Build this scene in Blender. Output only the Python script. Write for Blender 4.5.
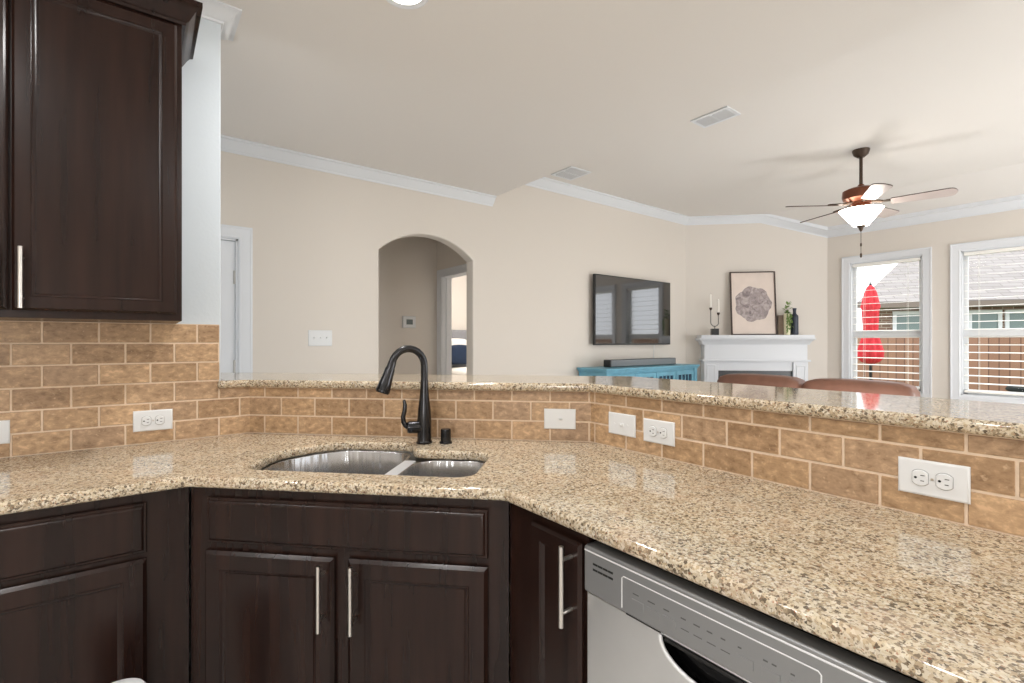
import bpy, bmesh, math, random
from mathutils import Vector, Matrix

# ---------------------------------------------------------------- clear
for o in list(bpy.data.objects):
    bpy.data.objects.remove(o)
C = bpy.context.scene.collection
SC = bpy.context.scene
R = math.radians
random.seed(7)

# ---------------------------------------------------------------- camera
cam_d = bpy.data.cameras.new('camera')
cam = bpy.data.objects.new('camera', cam_d)
C.objects.link(cam)
cam.location = (0, 0, 1.3016)
cam.rotation_euler = (R(90), 0, R(-37.4))
cam_d.sensor_width = 36
cam_d.lens = 487 / 1024 * 36
cam_d.clip_start = 0.02
SC.camera = cam

# ---------------------------------------------------------------- world, sun, exposure
W = bpy.data.worlds.new('overcast_sky')
SC.world = W
W.use_nodes = True
bgn = W.node_tree.nodes['Background']
bgn.inputs['Color'].default_value = (0.93, 0.96, 1.0, 1)
bgn.inputs['Strength'].default_value = 1.5

sun_d = bpy.data.lights.new('sun', 'SUN')
sun_d.energy = 0.9
sun_d.angle = R(12)
sun_d.color = (1.0, 0.95, 0.88)
sun = bpy.data.objects.new('sun', sun_d)
C.objects.link(sun)
sun.rotation_euler = (R(38), 0, R(60))

SC.view_settings.view_transform = 'Standard'
SC.view_settings.look = 'None'
SC.view_settings.gamma = 1
SC.view_settings.use_curve_mapping = False
SC.view_settings.exposure = 0.92
SC.cycles.max_bounces = 10
SC.cycles.diffuse_bounces = 5
SC.cycles.transparent_max_bounces = 16
SC.cycles.sample_clamp_indirect = 6
SC.cycles.use_denoising = True


def lamp(name, kind, loc, energy, color=(1, 1, 1), size=0.1, rot=(0, 0, 0), parent=None, spot=None):
    d = bpy.data.lights.new(name, kind)
    d.energy = energy
    d.color = color
    if kind == 'AREA':
        d.shape = 'DISK'
        d.size = size
    elif kind in ('POINT', 'SPOT'):
        d.shadow_soft_size = size
    if kind == 'SPOT':
        d.spot_size = R(spot or 120)
        d.spot_blend = 0.6
    o = bpy.data.objects.new(name, d)
    C.objects.link(o)
    o.location = loc
    o.rotation_euler = rot
    o.parent = parent
    return o


# ---------------------------------------------------------------- materials
def srgb(r, g, b):
    f = lambda v: ((v / 255 + 0.055) / 1.055) ** 2.4 if v > 10 else v / 255 / 12.92
    return (f(r), f(g), f(b), 1)


MATS = {}


def mat(name, col, rough=0.5, metal=0.0, spec=0.5, coat=0.0, emit=None, estr=0.0, noise=0.0, nscale=8, bump=0.0, bscale=200, ior=None, aniso=None):
    m = bpy.data.materials.new(name)
    m.use_nodes = True
    nt = m.node_tree
    b = nt.nodes['Principled BSDF']
    b.inputs['Base Color'].default_value = col
    b.inputs['Roughness'].default_value = rough
    b.inputs['Metallic'].default_value = metal
    b.inputs['Specular IOR Level'].default_value = spec
    b.inputs['Coat Weight'].default_value = coat
    b.inputs['Coat Roughness'].default_value = 0.08
    if ior:
        b.inputs['IOR'].default_value = ior
    if emit:
        b.inputs['Emission Color'].default_value = emit
        b.inputs['Emission Strength'].default_value = estr
    tc = nt.nodes.new('ShaderNodeTexCoord')
    if noise:
        n = nt.nodes.new('ShaderNodeTexNoise')
        n.inputs['Scale'].default_value = nscale
        n.inputs['Detail'].default_value = 4
        nt.links.new(tc.outputs['Object'], n.inputs['Vector'])
        mr = nt.nodes.new('ShaderNodeMapRange')
        mr.inputs['From Min'].default_value = 0.3
        mr.inputs['From Max'].default_value = 0.7
        mr.inputs['To Min'].default_value = 1 - noise
        mr.inputs['To Max'].default_value = 1 + noise
        nt.links.new(n.outputs['Fac'], mr.inputs['Value'])
        mx = nt.nodes.new('ShaderNodeVectorMath')
        mx.operation = 'SCALE'
        mx.inputs[0].default_value = col[:3]
        nt.links.new(mr.outputs['Result'], mx.inputs['Scale'])
        nt.links.new(mx.outputs['Vector'], b.inputs['Base Color'])
    if bump:
        n2 = nt.nodes.new('ShaderNodeTexNoise')
        n2.inputs['Scale'].default_value = bscale
        n2.inputs['Detail'].default_value = 3
        nt.links.new(tc.outputs['Object'], n2.inputs['Vector'])
        bp = nt.nodes.new('ShaderNodeBump')
        bp.inputs['Strength'].default_value = bump
        bp.inputs['Distance'].default_value = 0.004
        nt.links.new(n2.outputs['Fac'], bp.inputs['Height'])
        nt.links.new(bp.outputs['Normal'], b.inputs['Normal'])
    MATS[name] = m
    return m


def ramp(nt, stops, interp='LINEAR'):
    r = nt.nodes.new('ShaderNodeValToRGB')
    r.color_ramp.interpolation = interp
    e = r.color_ramp.elements
    while len(e) < len(stops):
        e.new(0.5)
    for i, (p, c) in enumerate(stops):
        e[i].position = p
        e[i].color = c
    return r


def mixc(nt, mode, fac, a, b):
    m = nt.nodes.new('ShaderNodeMix')
    m.data_type = 'RGBA'
    m.blend_type = mode
    for sock, v in ((m.inputs['Factor'], fac), (m.inputs['A'] if False else m.inputs[6], a), (m.inputs[7], b)):
        if hasattr(v, 'links') or isinstance(v, bpy.types.NodeSocket):
            nt.links.new(v, sock)
        else:
            sock.default_value = v
    return m.outputs[2]


def granite():
    m = mat('granite', (0.5, 0.4, 0.3, 1), rough=0.07, spec=0.5)
    nt = m.node_tree
    b = nt.nodes['Principled BSDF']
    tc = nt.nodes.new('ShaderNodeTexCoord')
    P = tc.outputs['Object']

    def noise(scale, detail=3, rough=0.6):
        n = nt.nodes.new('ShaderNodeTexNoise')
        n.inputs['Scale'].default_value = scale
        n.inputs['Detail'].default_value = detail
        n.inputs['Roughness'].default_value = rough
        nt.links.new(P, n.inputs['Vector'])
        return n

    def voro(scale):
        # cells warped by noise so flecks look like mineral grains
        n = noise(scale * 0.9, 2)
        add = nt.nodes.new('ShaderNodeVectorMath')
        add.operation = 'MULTIPLY_ADD'
        nt.links.new(n.outputs['Color'], add.inputs[0])
        add.inputs[1].default_value = (1.0 / scale,) * 3
        nt.links.new(P, add.inputs[2])
        v = nt.nodes.new('ShaderNodeTexVoronoi')
        v.inputs['Scale'].default_value = scale
        nt.links.new(add.outputs['Vector'], v.inputs['Vector'])
        sep = nt.nodes.new('ShaderNodeSeparateColor')
        nt.links.new(v.outputs['Color'], sep.inputs['Color'])
        return sep.outputs['Red'], sep.outputs['Green']

    big, big2 = voro(190)
    base = ramp(nt, [(0.0, srgb(212, 202, 180)), (0.25, srgb(199, 183, 156)), (0.45, srgb(222, 214, 197)),
                     (0.65, srgb(188, 169, 140)), (0.8, srgb(166, 149, 124)), (0.95, srgb(100, 89, 75))], 'LINEAR')
    nt.links.new(big, base.inputs['Fac'])
    fine, fine2 = voro(390)
    fl = ramp(nt, [(0.0, (0, 0, 0, 1)), (0.76, (0.3, 0.3, 0.3, 1)), (0.85, (0.7, 0.7, 0.7, 1))], 'CONSTANT')
    nt.links.new(fine, fl.inputs['Fac'])
    dk = ramp(nt, [(0.0, srgb(96, 76, 58)), (0.35, srgb(128, 116, 102)), (0.6, srgb(58, 48, 42)), (0.85, srgb(150, 92, 60))], 'CONSTANT')
    nt.links.new(fine2, dk.inputs['Fac'])
    c1 = mixc(nt, 'MIX', fl.outputs['Color'], base.outputs['Color'], dk.outputs['Color'])
    lo = noise(14, 3)
    lr = ramp(nt, [(0.3, (0.88, 0.87, 0.86, 1)), (0.7, (1.08, 1.06, 1.03, 1))])
    nt.links.new(lo.outputs['Fac'], lr.inputs['Fac'])
    c2 = mixc(nt, 'MULTIPLY', 1.0, c1, lr.outputs['Color'])
    rs = noise(9, 2)
    rr = ramp(nt, [(0.5, (0, 0, 0, 1)), (0.72, (0.28, 0.28, 0.28, 1))])
    nt.links.new(rs.outputs['Fac'], rr.inputs['Fac'])
    c3 = mixc(nt, 'MIX', rr.outputs['Color'], c2, srgb(200, 168, 138))
    nt.links.new(c3, b.inputs['Base Color'])
    return m


def tile_mat():
    m = mat('travertine', srgb(170, 128, 92), rough=0.42)
    nt = m.node_tree
    b = nt.nodes['Principled BSDF']
    g = nt.nodes.new('ShaderNodeNewGeometry')
    tc = nt.nodes.new('ShaderNodeTexCoord')
    r = ramp(nt, [(0.0, srgb(158, 128, 97)), (0.3, srgb(174, 143, 109)), (0.6, srgb(188, 156, 121)), (1.0, srgb(166, 138, 110))])
    nt.links.new(g.outputs['Random Per Island'], r.inputs['Fac'])
    n = nt.nodes.new('ShaderNodeTexNoise')
    n.inputs['Scale'].default_value = 46
    n.inputs['Detail'].default_value = 7
    n.inputs['Roughness'].default_value = 0.65
    n.inputs['Distortion'].default_value = 0.25
    mp = nt.nodes.new('ShaderNodeMapping')
    mp.inputs['Scale'].default_value = (.8, .8, 1.3)
    nt.links.new(tc.outputs['Object'], mp.inputs['Vector'])
    off = nt.nodes.new('ShaderNodeVectorMath')
    off.operation = 'MULTIPLY_ADD'
    nt.links.new(g.outputs['Random Per Island'], off.inputs[0])
    off.inputs[1].default_value = (5, 3, 7)
    nt.links.new(mp.outputs['Vector'], off.inputs[2])
    nt.links.new(off.outputs['Vector'], n.inputs['Vector'])
    r2 = ramp(nt, [(0.34, (0.68, 0.63, 0.58, 1)), (0.46, (0.95, 0.93, 0.91, 1)), (0.55, (1.08, 1.07, 1.06, 1)), (0.66, (1.42, 1.44, 1.46, 1))])
    nt.links.new(n.outputs['Fac'], r2.inputs['Fac'])
    c = mixc(nt, 'MULTIPLY', 1.0, r.outputs['Color'], r2.outputs['Color'])
    n3 = nt.nodes.new('ShaderNodeTexNoise')
    n3.inputs['Scale'].default_value = 70
    n3.inputs['Detail'].default_value = 2
    nt.links.new(tc.outputs['Object'], n3.inputs['Vector'])
    r3 = ramp(nt, [(0.62, (0, 0, 0, 1)), (0.72, (0.55, 0.55, 0.55, 1))])
    nt.links.new(n3.outputs['Fac'], r3.inputs['Fac'])
    c = mixc(nt, 'MIX', r3.outputs['Color'], c, srgb(214, 184, 150))
    nt.links.new(c, b.inputs['Base Color'])
    bp = nt.nodes.new('ShaderNodeBump')
    bp.inputs['Strength'].default_value = 0.15
    bp.inputs['Distance'].default_value = 0.002
    nt.links.new(n.outputs['Fac'], bp.inputs['Height'])
    nt.links.new(bp.outputs['Normal'], b.inputs['Normal'])
    return m


def wood_mat(name, ca, cb, rough=0.3, stretch=(14, 14, 0.9), coat=0.25):
    m = mat(name, ca, rough=rough, coat=coat, spec=0.3 if coat == 0 else 0.5)
    nt = m.node_tree
    b = nt.nodes['Principled BSDF']
    tc = nt.nodes.new('ShaderNodeTexCoord')
    mp = nt.nodes.new('ShaderNodeMapping')
    mp.inputs['Scale'].default_value = stretch
    nt.links.new(tc.outputs['Object'], mp.inputs['Vector'])
    n = nt.nodes.new('ShaderNodeTexNoise')
    n.inputs['Scale'].default_value = 3
    n.inputs['Detail'].default_value = 2.5
    n.inputs['Roughness'].default_value = 0.6
    nt.links.new(mp.outputs['Vector'], n.inputs['Vector'])
    r = ramp(nt, [(0.3, ca), (0.7, cb)])
    nt.links.new(n.outputs['Fac'], r.inputs['Fac'])
    nt.links.new(r.outputs['Color'], b.inputs['Base Color'])
    return m


def sink_mat():
    """drawn steel with upright brushing"""
    m = mat('sink_steel', srgb(190, 191, 193), rough=0.24, metal=1)
    nt = m.node_tree
    b = nt.nodes['Principled BSDF']
    tc = nt.nodes.new('ShaderNodeTexCoord')
    mp = nt.nodes.new('ShaderNodeMapping')
    mp.inputs['Scale'].default_value = (26, 26, 0.6)
    nt.links.new(tc.outputs['Object'], mp.inputs['Vector'])
    n = nt.nodes.new('ShaderNodeTexNoise')
    n.inputs['Scale'].default_value = 1
    n.inputs['Detail'].default_value = 3
    nt.links.new(mp.outputs['Vector'], n.inputs['Vector'])
    bp = nt.nodes.new('ShaderNodeBump')
    bp.inputs['Strength'].default_value = 0.35
    bp.inputs['Distance'].default_value = 0.02
    nt.links.new(n.outputs['Fac'], bp.inputs['Height'])
    nt.links.new(bp.outputs['Normal'], b.inputs['Normal'])
    return m


def glass_mat():
    m = bpy.data.materials.new('window_glass')
    m.use_nodes = True
    nt = m.node_tree
    nt.nodes.clear()
    out = nt.nodes.new('ShaderNodeOutputMaterial')
    t = nt.nodes.new('ShaderNodeBsdfTransparent')
    g = nt.nodes.new('ShaderNodeBsdfGlossy')
    g.inputs['Roughness'].default_value = 0.01
    fr = nt.nodes.new('ShaderNodeFresnel')
    fr.inputs['IOR'].default_value = 1.07
    mx = nt.nodes.new('ShaderNodeMixShader')
    nt.links.new(fr.outputs[0], mx.inputs[0])
    nt.links.new(t.outputs[0], mx.inputs[1])
    nt.links.new(g.outputs[0], mx.inputs[2])
    nt.links.new(mx.outputs[0], out.inputs[0])
    return m


def pattern_mat(name, kind, **kw):
    """brick / shingle / plank patterns from the Brick texture"""
    m = mat(name, kw['c1'], rough=0.8)
    nt = m.node_tree
    b = nt.nodes['Principled BSDF']
    tc = nt.nodes.new('ShaderNodeTexCoord')
    mp = nt.nodes.new('ShaderNodeMapping')
    mp.inputs['Rotation'].default_value = kw.get('rot', (0, 0, 0))
    nt.links.new(tc.outputs['Object'], mp.inputs['Vector'])
    br = nt.nodes.new('ShaderNodeTexBrick')
    br.inputs['Color1'].default_value = kw['c1']
    br.inputs['Color2'].default_value = kw['c2']
    br.inputs['Mortar'].default_value = kw['mortar']
    br.inputs['Scale'].default_value = 1
    br.inputs['Mortar Size'].default_value = kw.get('ms', 0.01)
    br.inputs['Brick Width'].default_value = kw['bw']
    br.inputs['Row Height'].default_value = kw['rh']
    nt.links.new(mp.outputs['Vector'], br.inputs['Vector'])
    nt.links.new(br.outputs['Color'], b.inputs['Base Color'])
    return m


M = {}
M['wall'] = mat('wall_paint', srgb(219, 212, 203), rough=0.7, bump=0.06, bscale=120)
M['hall'] = mat('hall_paint', srgb(222, 215, 206), rough=0.75, bump=0.06, bscale=120)
M['kitchen_wall'] = mat('wall_paint_cool_lit', srgb(208, 216, 222), rough=0.6, bump=0.12, bscale=90)  # same paint as the other walls, with the cooler light put into its colour
M['ceil'] = mat('ceiling_paint', srgb(226, 222, 217), rough=0.8, bump=0.08, bscale=140)
M['trim'] = mat('white_trim', srgb(222, 225, 229), rough=0.4)
M['white'] = mat('white_plastic', srgb(224, 226, 227), rough=0.3)
M['outdoor_dark'] = mat('weathered_dark_metal', srgb(34, 38, 36), rough=0.85, spec=0.1)
M['gap'] = mat('plate_shade_grey', srgb(168, 168, 168), rough=0.6)  # mid grey painting the shade around outlet receptacles
M['dark'] = mat('slot_dark', srgb(24, 24, 24), rough=0.5)
M['line'] = mat('painted_highlight', srgb(232, 233, 234), rough=0.45, metal=0.35)  # pale colour paints the light caught by bevelled dishwasher edges
M['pocket'] = mat('polished_pocket', srgb(120, 120, 121), rough=0.15, metal=1)
M['mark'] = mat('printed_grey', srgb(92, 92, 92), rough=0.5)
M['granite'] = granite()
M['tile'] = tile_mat()
M['grout'] = mat('grout', srgb(218, 196, 172), rough=0.9, noise=0.08, nscale=60)
M['wood'] = wood_mat('espresso_wood', srgb(27, 15, 12), srgb(43, 26, 20), rough=0.25, stretch=(8, 8, .55), coat=0.0)
M['wood_in'] = mat('toe_kick_wood', srgb(34, 25, 22), rough=0.5)  # plain dark brown for the toe kicks
M['nickel'] = mat('brushed_nickel', srgb(214, 210, 204), rough=0.28, metal=1)
M['steel'] = mat('brushed_steel', srgb(226, 227, 228), rough=0.34, metal=1, noise=0.05, nscale=4)
M['sink_steel'] = sink_mat()
M['rim_steel'] = mat('satin_steel_rim', srgb(214, 215, 216), rough=0.6, metal=0.8)
M['panel_steel'] = mat('control_panel_grey', srgb(156, 157, 158), rough=0.42, metal=0.75)
M['chrome'] = mat('chrome', srgb(230, 230, 230), rough=0.08, metal=1)
M['bronze'] = mat('black_bronze', srgb(58, 58, 60), rough=0.22, metal=0.85, spec=0.6)
M['black'] = mat('black_plastic', srgb(18, 18, 19), rough=0.35)
M['screen'] = mat('tv_screen', srgb(10, 11, 13), rough=0.05, ior=2.3)
M['soundbar'] = mat('soundbar_fabric', srgb(124, 128, 131), rough=0.7, noise=0.12, nscale=300)
M['teal'] = mat('turquoise_paint', srgb(106, 164, 186), rough=0.45, noise=0.1, nscale=12)
M['teal_dark'] = mat('teal_interior_shade', srgb(22, 60, 84), rough=0.25)  # dark teal painting the shade inside the console
M['leather'] = mat('brown_leather', srgb(124, 86, 70), rough=0.42, noise=0.12, nscale=9, bump=0.15, bscale=60)
M['leather_seam'] = mat('leather_seam', srgb(96, 58, 44), rough=0.6)
M['floorwood'] = wood_mat('floor_wood', srgb(196, 193, 189), srgb(208, 205, 200), rough=0.4, stretch=(1.2, 9, 1))
M['copper'] = mat('fan_copper', srgb(118, 74, 56), rough=0.3, metal=0.8)
M['fan_dark'] = mat('fan_bronze', srgb(74, 60, 50), rough=0.4, metal=0.6)
M['blade'] = mat('fan_blade', srgb(190, 176, 171), rough=0.3, noise=0.05, nscale=10)
M['bowl'] = mat('lit_glass_bowl', srgb(250, 246, 238), rough=0.3, emit=(1, 0.93, 0.82, 1), estr=7)
M['glass'] = glass_mat()
M['blind'] = mat('blind_slat', srgb(248, 246, 240), rough=0.45)
M['frame'] = mat('window_vinyl', srgb(226, 228, 230), rough=0.4)
M['red'] = mat('red_canvas', srgb(206, 52, 62), rough=0.8, noise=0.15, nscale=14)
M['fence'] = pattern_mat('fence_boards', 'plank', c1=srgb(146, 110, 90), c2=srgb(162, 126, 104), mortar=srgb(104, 76, 62), bw=3.0, rh=0.14, ms=0.008, rot=(0, R(90), 0))
M['brick'] = pattern_mat('house_brick', 'brick', c1=srgb(142, 112, 98), c2=srgb(112, 84, 72), mortar=srgb(170, 158, 146), bw=0.24, rh=0.08, ms=0.012, rot=(R(90), 0, 0))
M['shingle'] = pattern_mat('roof_shingle', 'shingle', c1=srgb(146, 141, 138), c2=srgb(132, 127, 124), mortar=srgb(110, 105, 102), bw=0.5, rh=0.16, ms=0.012)
M['grass'] = mat('lawn', srgb(104, 118, 74), rough=0.9, noise=0.3, nscale=20)
M['house_glass'] = mat('house_window_glass', srgb(112, 130, 128), rough=0.1)
M['candle'] = mat('candle_wax', srgb(246, 242, 234), rough=0.5)
M['taupe'] = mat('taupe_ceramic', srgb(150, 134, 118), rough=0.5)
M['cream_vase'] = mat('cream_ceramic', srgb(232, 226, 196), rough=0.4)
M['navy_vase'] = mat('navy_ceramic', srgb(38, 46, 62), rough=0.35)
M['leaf'] = mat('leaf_green', srgb(112, 140, 70), rough=0.5, noise=0.25, nscale=40)
M['firebox'] = mat('firebox_slate', srgb(64, 66, 68), rough=0.35)
M['bed_grey'] = mat('grey_fabric', srgb(140, 140, 144), rough=0.9, noise=0.15, nscale=80)
M['navy'] = mat('navy_fabric', srgb(20, 37, 62), rough=0.85, noise=0.2, nscale=14)
M['linen'] = mat('white_linen', srgb(238, 236, 232), rough=0.9)
M['canlight'] = mat('lit_lens', srgb(255, 250, 240), rough=0.4, emit=(1, 0.94, 0.86, 1), estr=6)


def art_mat():
    """a round rosette of mineral-like layers on a peach ground"""
    m = mat('rosette_print', srgb(226, 206, 192), rough=0.35)
    nt = m.node_tree
    b = nt.nodes['Principled BSDF']
    tc = nt.nodes.new('ShaderNodeTexCoord')
    n = nt.nodes.new('ShaderNodeTexNoise')
    n.inputs['Scale'].default_value = 14
    n.inputs['Detail'].default_value = 6
    n.inputs['Distortion'].default_value = 1.5
    nt.links.new(tc.outputs['Object'], n.inputs['Vector'])
    r = ramp(nt, [(0.3, srgb(120, 109, 110)), (0.5, srgb(160, 147, 146)), (0.72, srgb(196, 184, 180))])
    nt.links.new(n.outputs['Fac'], r.inputs['Fac'])
    nt.links.new(r.outputs['Color'], b.inputs['Base Color'])
    return m


M['rosette'] = art_mat()
M['print'] = mat('peach_paper', srgb(224, 209, 198), rough=0.4, noise=0.04, nscale=8)


# ---------------------------------------------------------------- mesh helpers
def bx(bm, x0, x1, y0, y1, z0, z1, bev=0.0, seg=2):
    r = bmesh.ops.create_cube(bm, size=1)
    vs = r['verts']
    for v in vs:
        v.co = Vector(((x0 + x1) / 2 + v.co.x * (x1 - x0), (y0 + y1) / 2 + v.co.y * (y1 - y0), (z0 + z1) / 2 + v.co.z * (z1 - z0)))
    if bev:
        es = list({e for v in vs for e in v.link_edges})
        bmesh.ops.bevel(bm, geom=es, offset=bev, segments=seg, affect='EDGES', profile=0.5)
    return bm


def box(x0, x1, y0, y1, z0, z1, bev=0.0, seg=2):
    return bx(bmesh.new(), x0, x1, y0, y1, z0, z1, bev, seg)


def tube(bm, pts, rad, seg=12, cap=True):
    """tube along points; rad a number or one number per point"""
    pts = [Vector(p) for p in pts]
    n = len(pts)
    rads = rad if isinstance(rad, (list, tuple)) else [rad] * n
    prev = None
    rings = []
    for i, p in enumerate(pts):
        t = (pts[min(i + 1, n - 1)] - pts[max(i - 1, 0)]).normalized()
        if prev is None:
            a = Vector((0, 0, 1)) if abs(t.z) < 0.9 else Vector((1, 0, 0))
            u = t.cross(a).normalized()
        else:
            u = (prev - t * prev.dot(t)).normalized()
        prev = u
        w = t.cross(u)
        rings.append([bm.verts.new(p + (u * math.cos(2 * math.pi * k / seg) + w * math.sin(2 * math.pi * k / seg)) * rads[i]) for k in range(seg)])
    for a, b in zip(rings, rings[1:]):
        for k in range(seg):
            bm.faces.new((a[k], a[(k + 1) % seg], b[(k + 1) % seg], b[k]))
    if cap:
        bm.faces.new(rings[0][::-1])
        bm.faces.new(rings[-1])
    return bm


def lathe(bm, prof, c=(0, 0, 0), seg=24):
    """prof: (radius, z) list revolved about z"""
    rings = []
    for r, z in prof:
        if r < 1e-5:
            rings.append([bm.verts.new((c[0], c[1], c[2] + z))])
        else:
            rings.append([bm.verts.new((c[0] + r * math.cos(2 * math.pi * k / seg), c[1] + r * math.sin(2 * math.pi * k / seg), c[2] + z)) for k in range(seg)])
    for a, b in zip(rings, rings[1:]):
        for k in range(seg):
            k2 = (k + 1) % seg
            if len(a) == 1 and len(b) == 1:
                continue
            if len(a) == 1:
                bm.faces.new((a[0], b[k2], b[k]))
            elif len(b) == 1:
                bm.faces.new((a[k], a[k2], b[0]))
            else:
                bm.faces.new((a[k], a[k2], b[k2], b[k]))
    if len(rings[0]) > 1:
        bm.faces.new(rings[0][::-1])
    if len(rings[-1]) > 1:
        bm.faces.new(rings[-1])
    return bm


def loft(bm, loops, cap0=True, cap1=True):
    rs = [[bm.verts.new(p) for p in L] for L in loops]
    n = len(rs[0])
    for a, b in zip(rs, rs[1:]):
        for k in range(n):
            bm.faces.new((a[k], a[(k + 1) % n], b[(k + 1) % n], b[k]))
    if cap0:
        bm.faces.new(rs[0][::-1])
    if cap1:
        bm.faces.new(rs[-1])
    return bm


def panel_front(bm, x0, x1, z0, z1, steps, y=0.0):
    """stepped door / drawer front facing -y: steps = (inset, y offset)"""
    loops = []
    for ins, dy in steps:
        a, b, c, d = x0 + ins, x1 - ins, z0 + ins, z1 - ins
        loops.append([(a, y + dy, c), (b, y + dy, c), (b, y + dy, d), (a, y + dy, d)])
    return loft(bm, loops)


DOOR = [(0, 0), (0, -.011), (.002, -.0125), (.009, -.019), (.050, -.019), (.053, -.016), (.056, -.0155), (.064, -.009), (.066, -.009)]
DRAWER = [(0, 0), (0, -.010), (.002, -.012), (.007, -.0125), (.010, -.0165), (.014, -.0185), (.018, -.019)]


def sweep(bm, path, prof, closed=False):
    """path of (x, y, z); prof of (out, up); out is to the RIGHT of travel; mitred"""
    pts = [Vector(p) for p in path]
    n = len(pts)
    rings = []
    for i, p in enumerate(pts):
        d1 = (pts[i] - pts[i - 1]) if i > 0 else (pts[1] - pts[0])
        d2 = (pts[i + 1] - pts[i]) if i < n - 1 else d1
        a = Vector((d1.y, -d1.x, 0)).normalized()
        b = Vector((d2.y, -d2.x, 0)).normalized()
        m = (a + b).normalized()
        m = m / max(m.dot(a), 0.2)
        rings.append([bm.verts.new(p + m * o + Vector((0, 0, u))) for o, u in prof])
    k = len(prof)
    for a, b in zip(rings, rings[1:]):
        for j in range(k):
            bm.faces.new((a[j], a[(j + 1) % k], b[(j + 1) % k], b[j]))
    bm.faces.new(rings[0][::-1])
    bm.faces.new(rings[-1])
    return bm


def fillet(poly, radii, seg=6):
    """round the corners of a polygon (list of xy)"""
    out = []
    n = len(poly)
    for i in range(n):
        p, a, b = Vector(poly[i]), Vector(poly[i - 1]), Vector(poly[(i + 1) % n])
        r = radii[i] if isinstance(radii, (list, tuple)) else radii
        if r <= 0:
            out.append(tuple(p))
            continue
        u, v = (a - p).normalized(), (b - p).normalized()
        ang = u.angle(v)
        d = min(r / math.tan(ang / 2), (a - p).length * .49, (b - p).length * .49)
        rr = d * math.tan(ang / 2)
        cen = p + (u + v).normalized() * (rr / math.sin(ang / 2))
        s, e = p + u * d - cen, p + v * d - cen
        tot = s.angle_signed(e) if False else math.atan2(s.x * e.y - s.y * e.x, s.dot(e))
        for k in range(seg + 1):
            t = tot * k / seg
            out.append((cen.x + s.x * math.cos(t) - s.y * math.sin(t), cen.y + s.x * math.sin(t) + s.y * math.cos(t)))
    return out


def slab_mesh(loops, z0, z1, bev=0.0, bres=3):
    """flat slab from outer loop + hole loops, with rounded edges, as a bmesh (plan xy)"""
    cu = bpy.data.curves.new('slab', 'CURVE')
    cu.dimensions = '2D'
    cu.fill_mode = 'BOTH'
    cu.extrude = (z1 - z0) / 2 - bev
    cu.bevel_depth = bev
    cu.bevel_resolution = bres
    cu.offset = -bev
    for L in loops:
        sp = cu.splines.new('POLY')
        sp.points.add(len(L) - 1)
        for i, p in enumerate(L):
            sp.points[i].co = (p[0], p[1], 0, 1)
        sp.use_cyclic_u = True
    o = bpy.data.objects.new('slab_tmp', cu)
    C.objects.link(o)
    dg = bpy.context.evaluated_depsgraph_get()
    me = bpy.data.meshes.new_from_object(o.evaluated_get(dg))
    bm = bmesh.new()
    bm.from_mesh(me)
    bpy.data.objects.remove(o)
    bpy.data.curves.remove(cu)
    bpy.data.meshes.remove(me)
    bmesh.ops.remove_doubles(bm, verts=bm.verts, dist=1e-5)
    bmesh.ops.translate(bm, verts=bm.verts, vec=(0, 0, (z0 + z1) / 2))
    return bm


def xf(bm, mtx):
    bm.transform(mtx)
    return bm


UPRIGHT = Matrix.Rotation(R(90), 4, 'X')      # plan (x,y,z) -> (x,-z,y)


def obj(name, bm, m, parent=None, smooth=True, loc=None, rz=0, ang=35):
    bmesh.ops.recalc_face_normals(bm, faces=bm.faces)
    me = bpy.data.meshes.new(name)
    bm.to_mesh(me)
    bm.free()
    ms = m if isinstance(m, (list, tuple)) else [m]
    for q in ms:
        me.materials.append(q)
    if smooth:
        for p in me.polygons:
            p.use_smooth = True
        me.set_sharp_from_angle(angle=R(ang))
    o = bpy.data.objects.new(name, me)
    C.objects.link(o)
    if smooth and ang < 60:
        wn = o.modifiers.new('weighted_normal', 'WEIGHTED_NORMAL')
        wn.keep_sharp = True
        wn.weight = 80
    if parent:
        o.parent = parent
    if loc:
        o.location = loc
    o.rotation_euler = (0, 0, rz)
    return o


def tag(o, label, cat, group=None):
    o['label'] = label
    o['category'] = cat
    if group:
        o['group'] = group
    return o


def thing(name, label, cat, loc=(0, 0, 0), rz=0, group=None):
    o = bpy.data.objects.new(name, None)
    C.objects.link(o)
    o.empty_display_size = 0.1
    o.location = loc
    o.rotation_euler = (0, 0, rz)
    return tag(o, label, cat, group)


def struct(name, bm, m, parent=None, **k):
    o = obj(name, bm, m, parent, **k)
    if not parent:
        o['kind'] = 'structure'
    return o


# ---------------------------------------------------------------- main dimensions
S2 = math.sqrt(2)
YL = 2.33          # left kitchen wall plane (faces -y)
XW = 0.266          # its free end
XP = 1.393         # tiled face of the peninsula pony wall (faces -x)
DG = 2.704         # x + y on the tiled face behind the sink
YT = 3.78          # television wall
XF = 7.08          # window wall
FD = 9.61          # x + y on the fireplace wall
ZK, ZL, ZS = 2.665, 2.96, 2.74     # kitchen ceiling, living ceiling, its low edge
XE = 2.66          # edge of the kitchen ceiling
ZC = 0.914         # counter top
ZB = 1.141         # bar top
DIAG = -math.pi / 4
RIGHT = -math.pi / 2


def dloc(s, t, z=0.0):
    """point from diagonal coordinates (along, away) to the world"""
    return ((s + t) / S2, (t - s) / S2, z)


# ---------------------------------------------------------------- setting
struct('floor', box(-3.2, 7.2, -3.2, 9.2, -0.1, 0.0), M['floorwood'])

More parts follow.
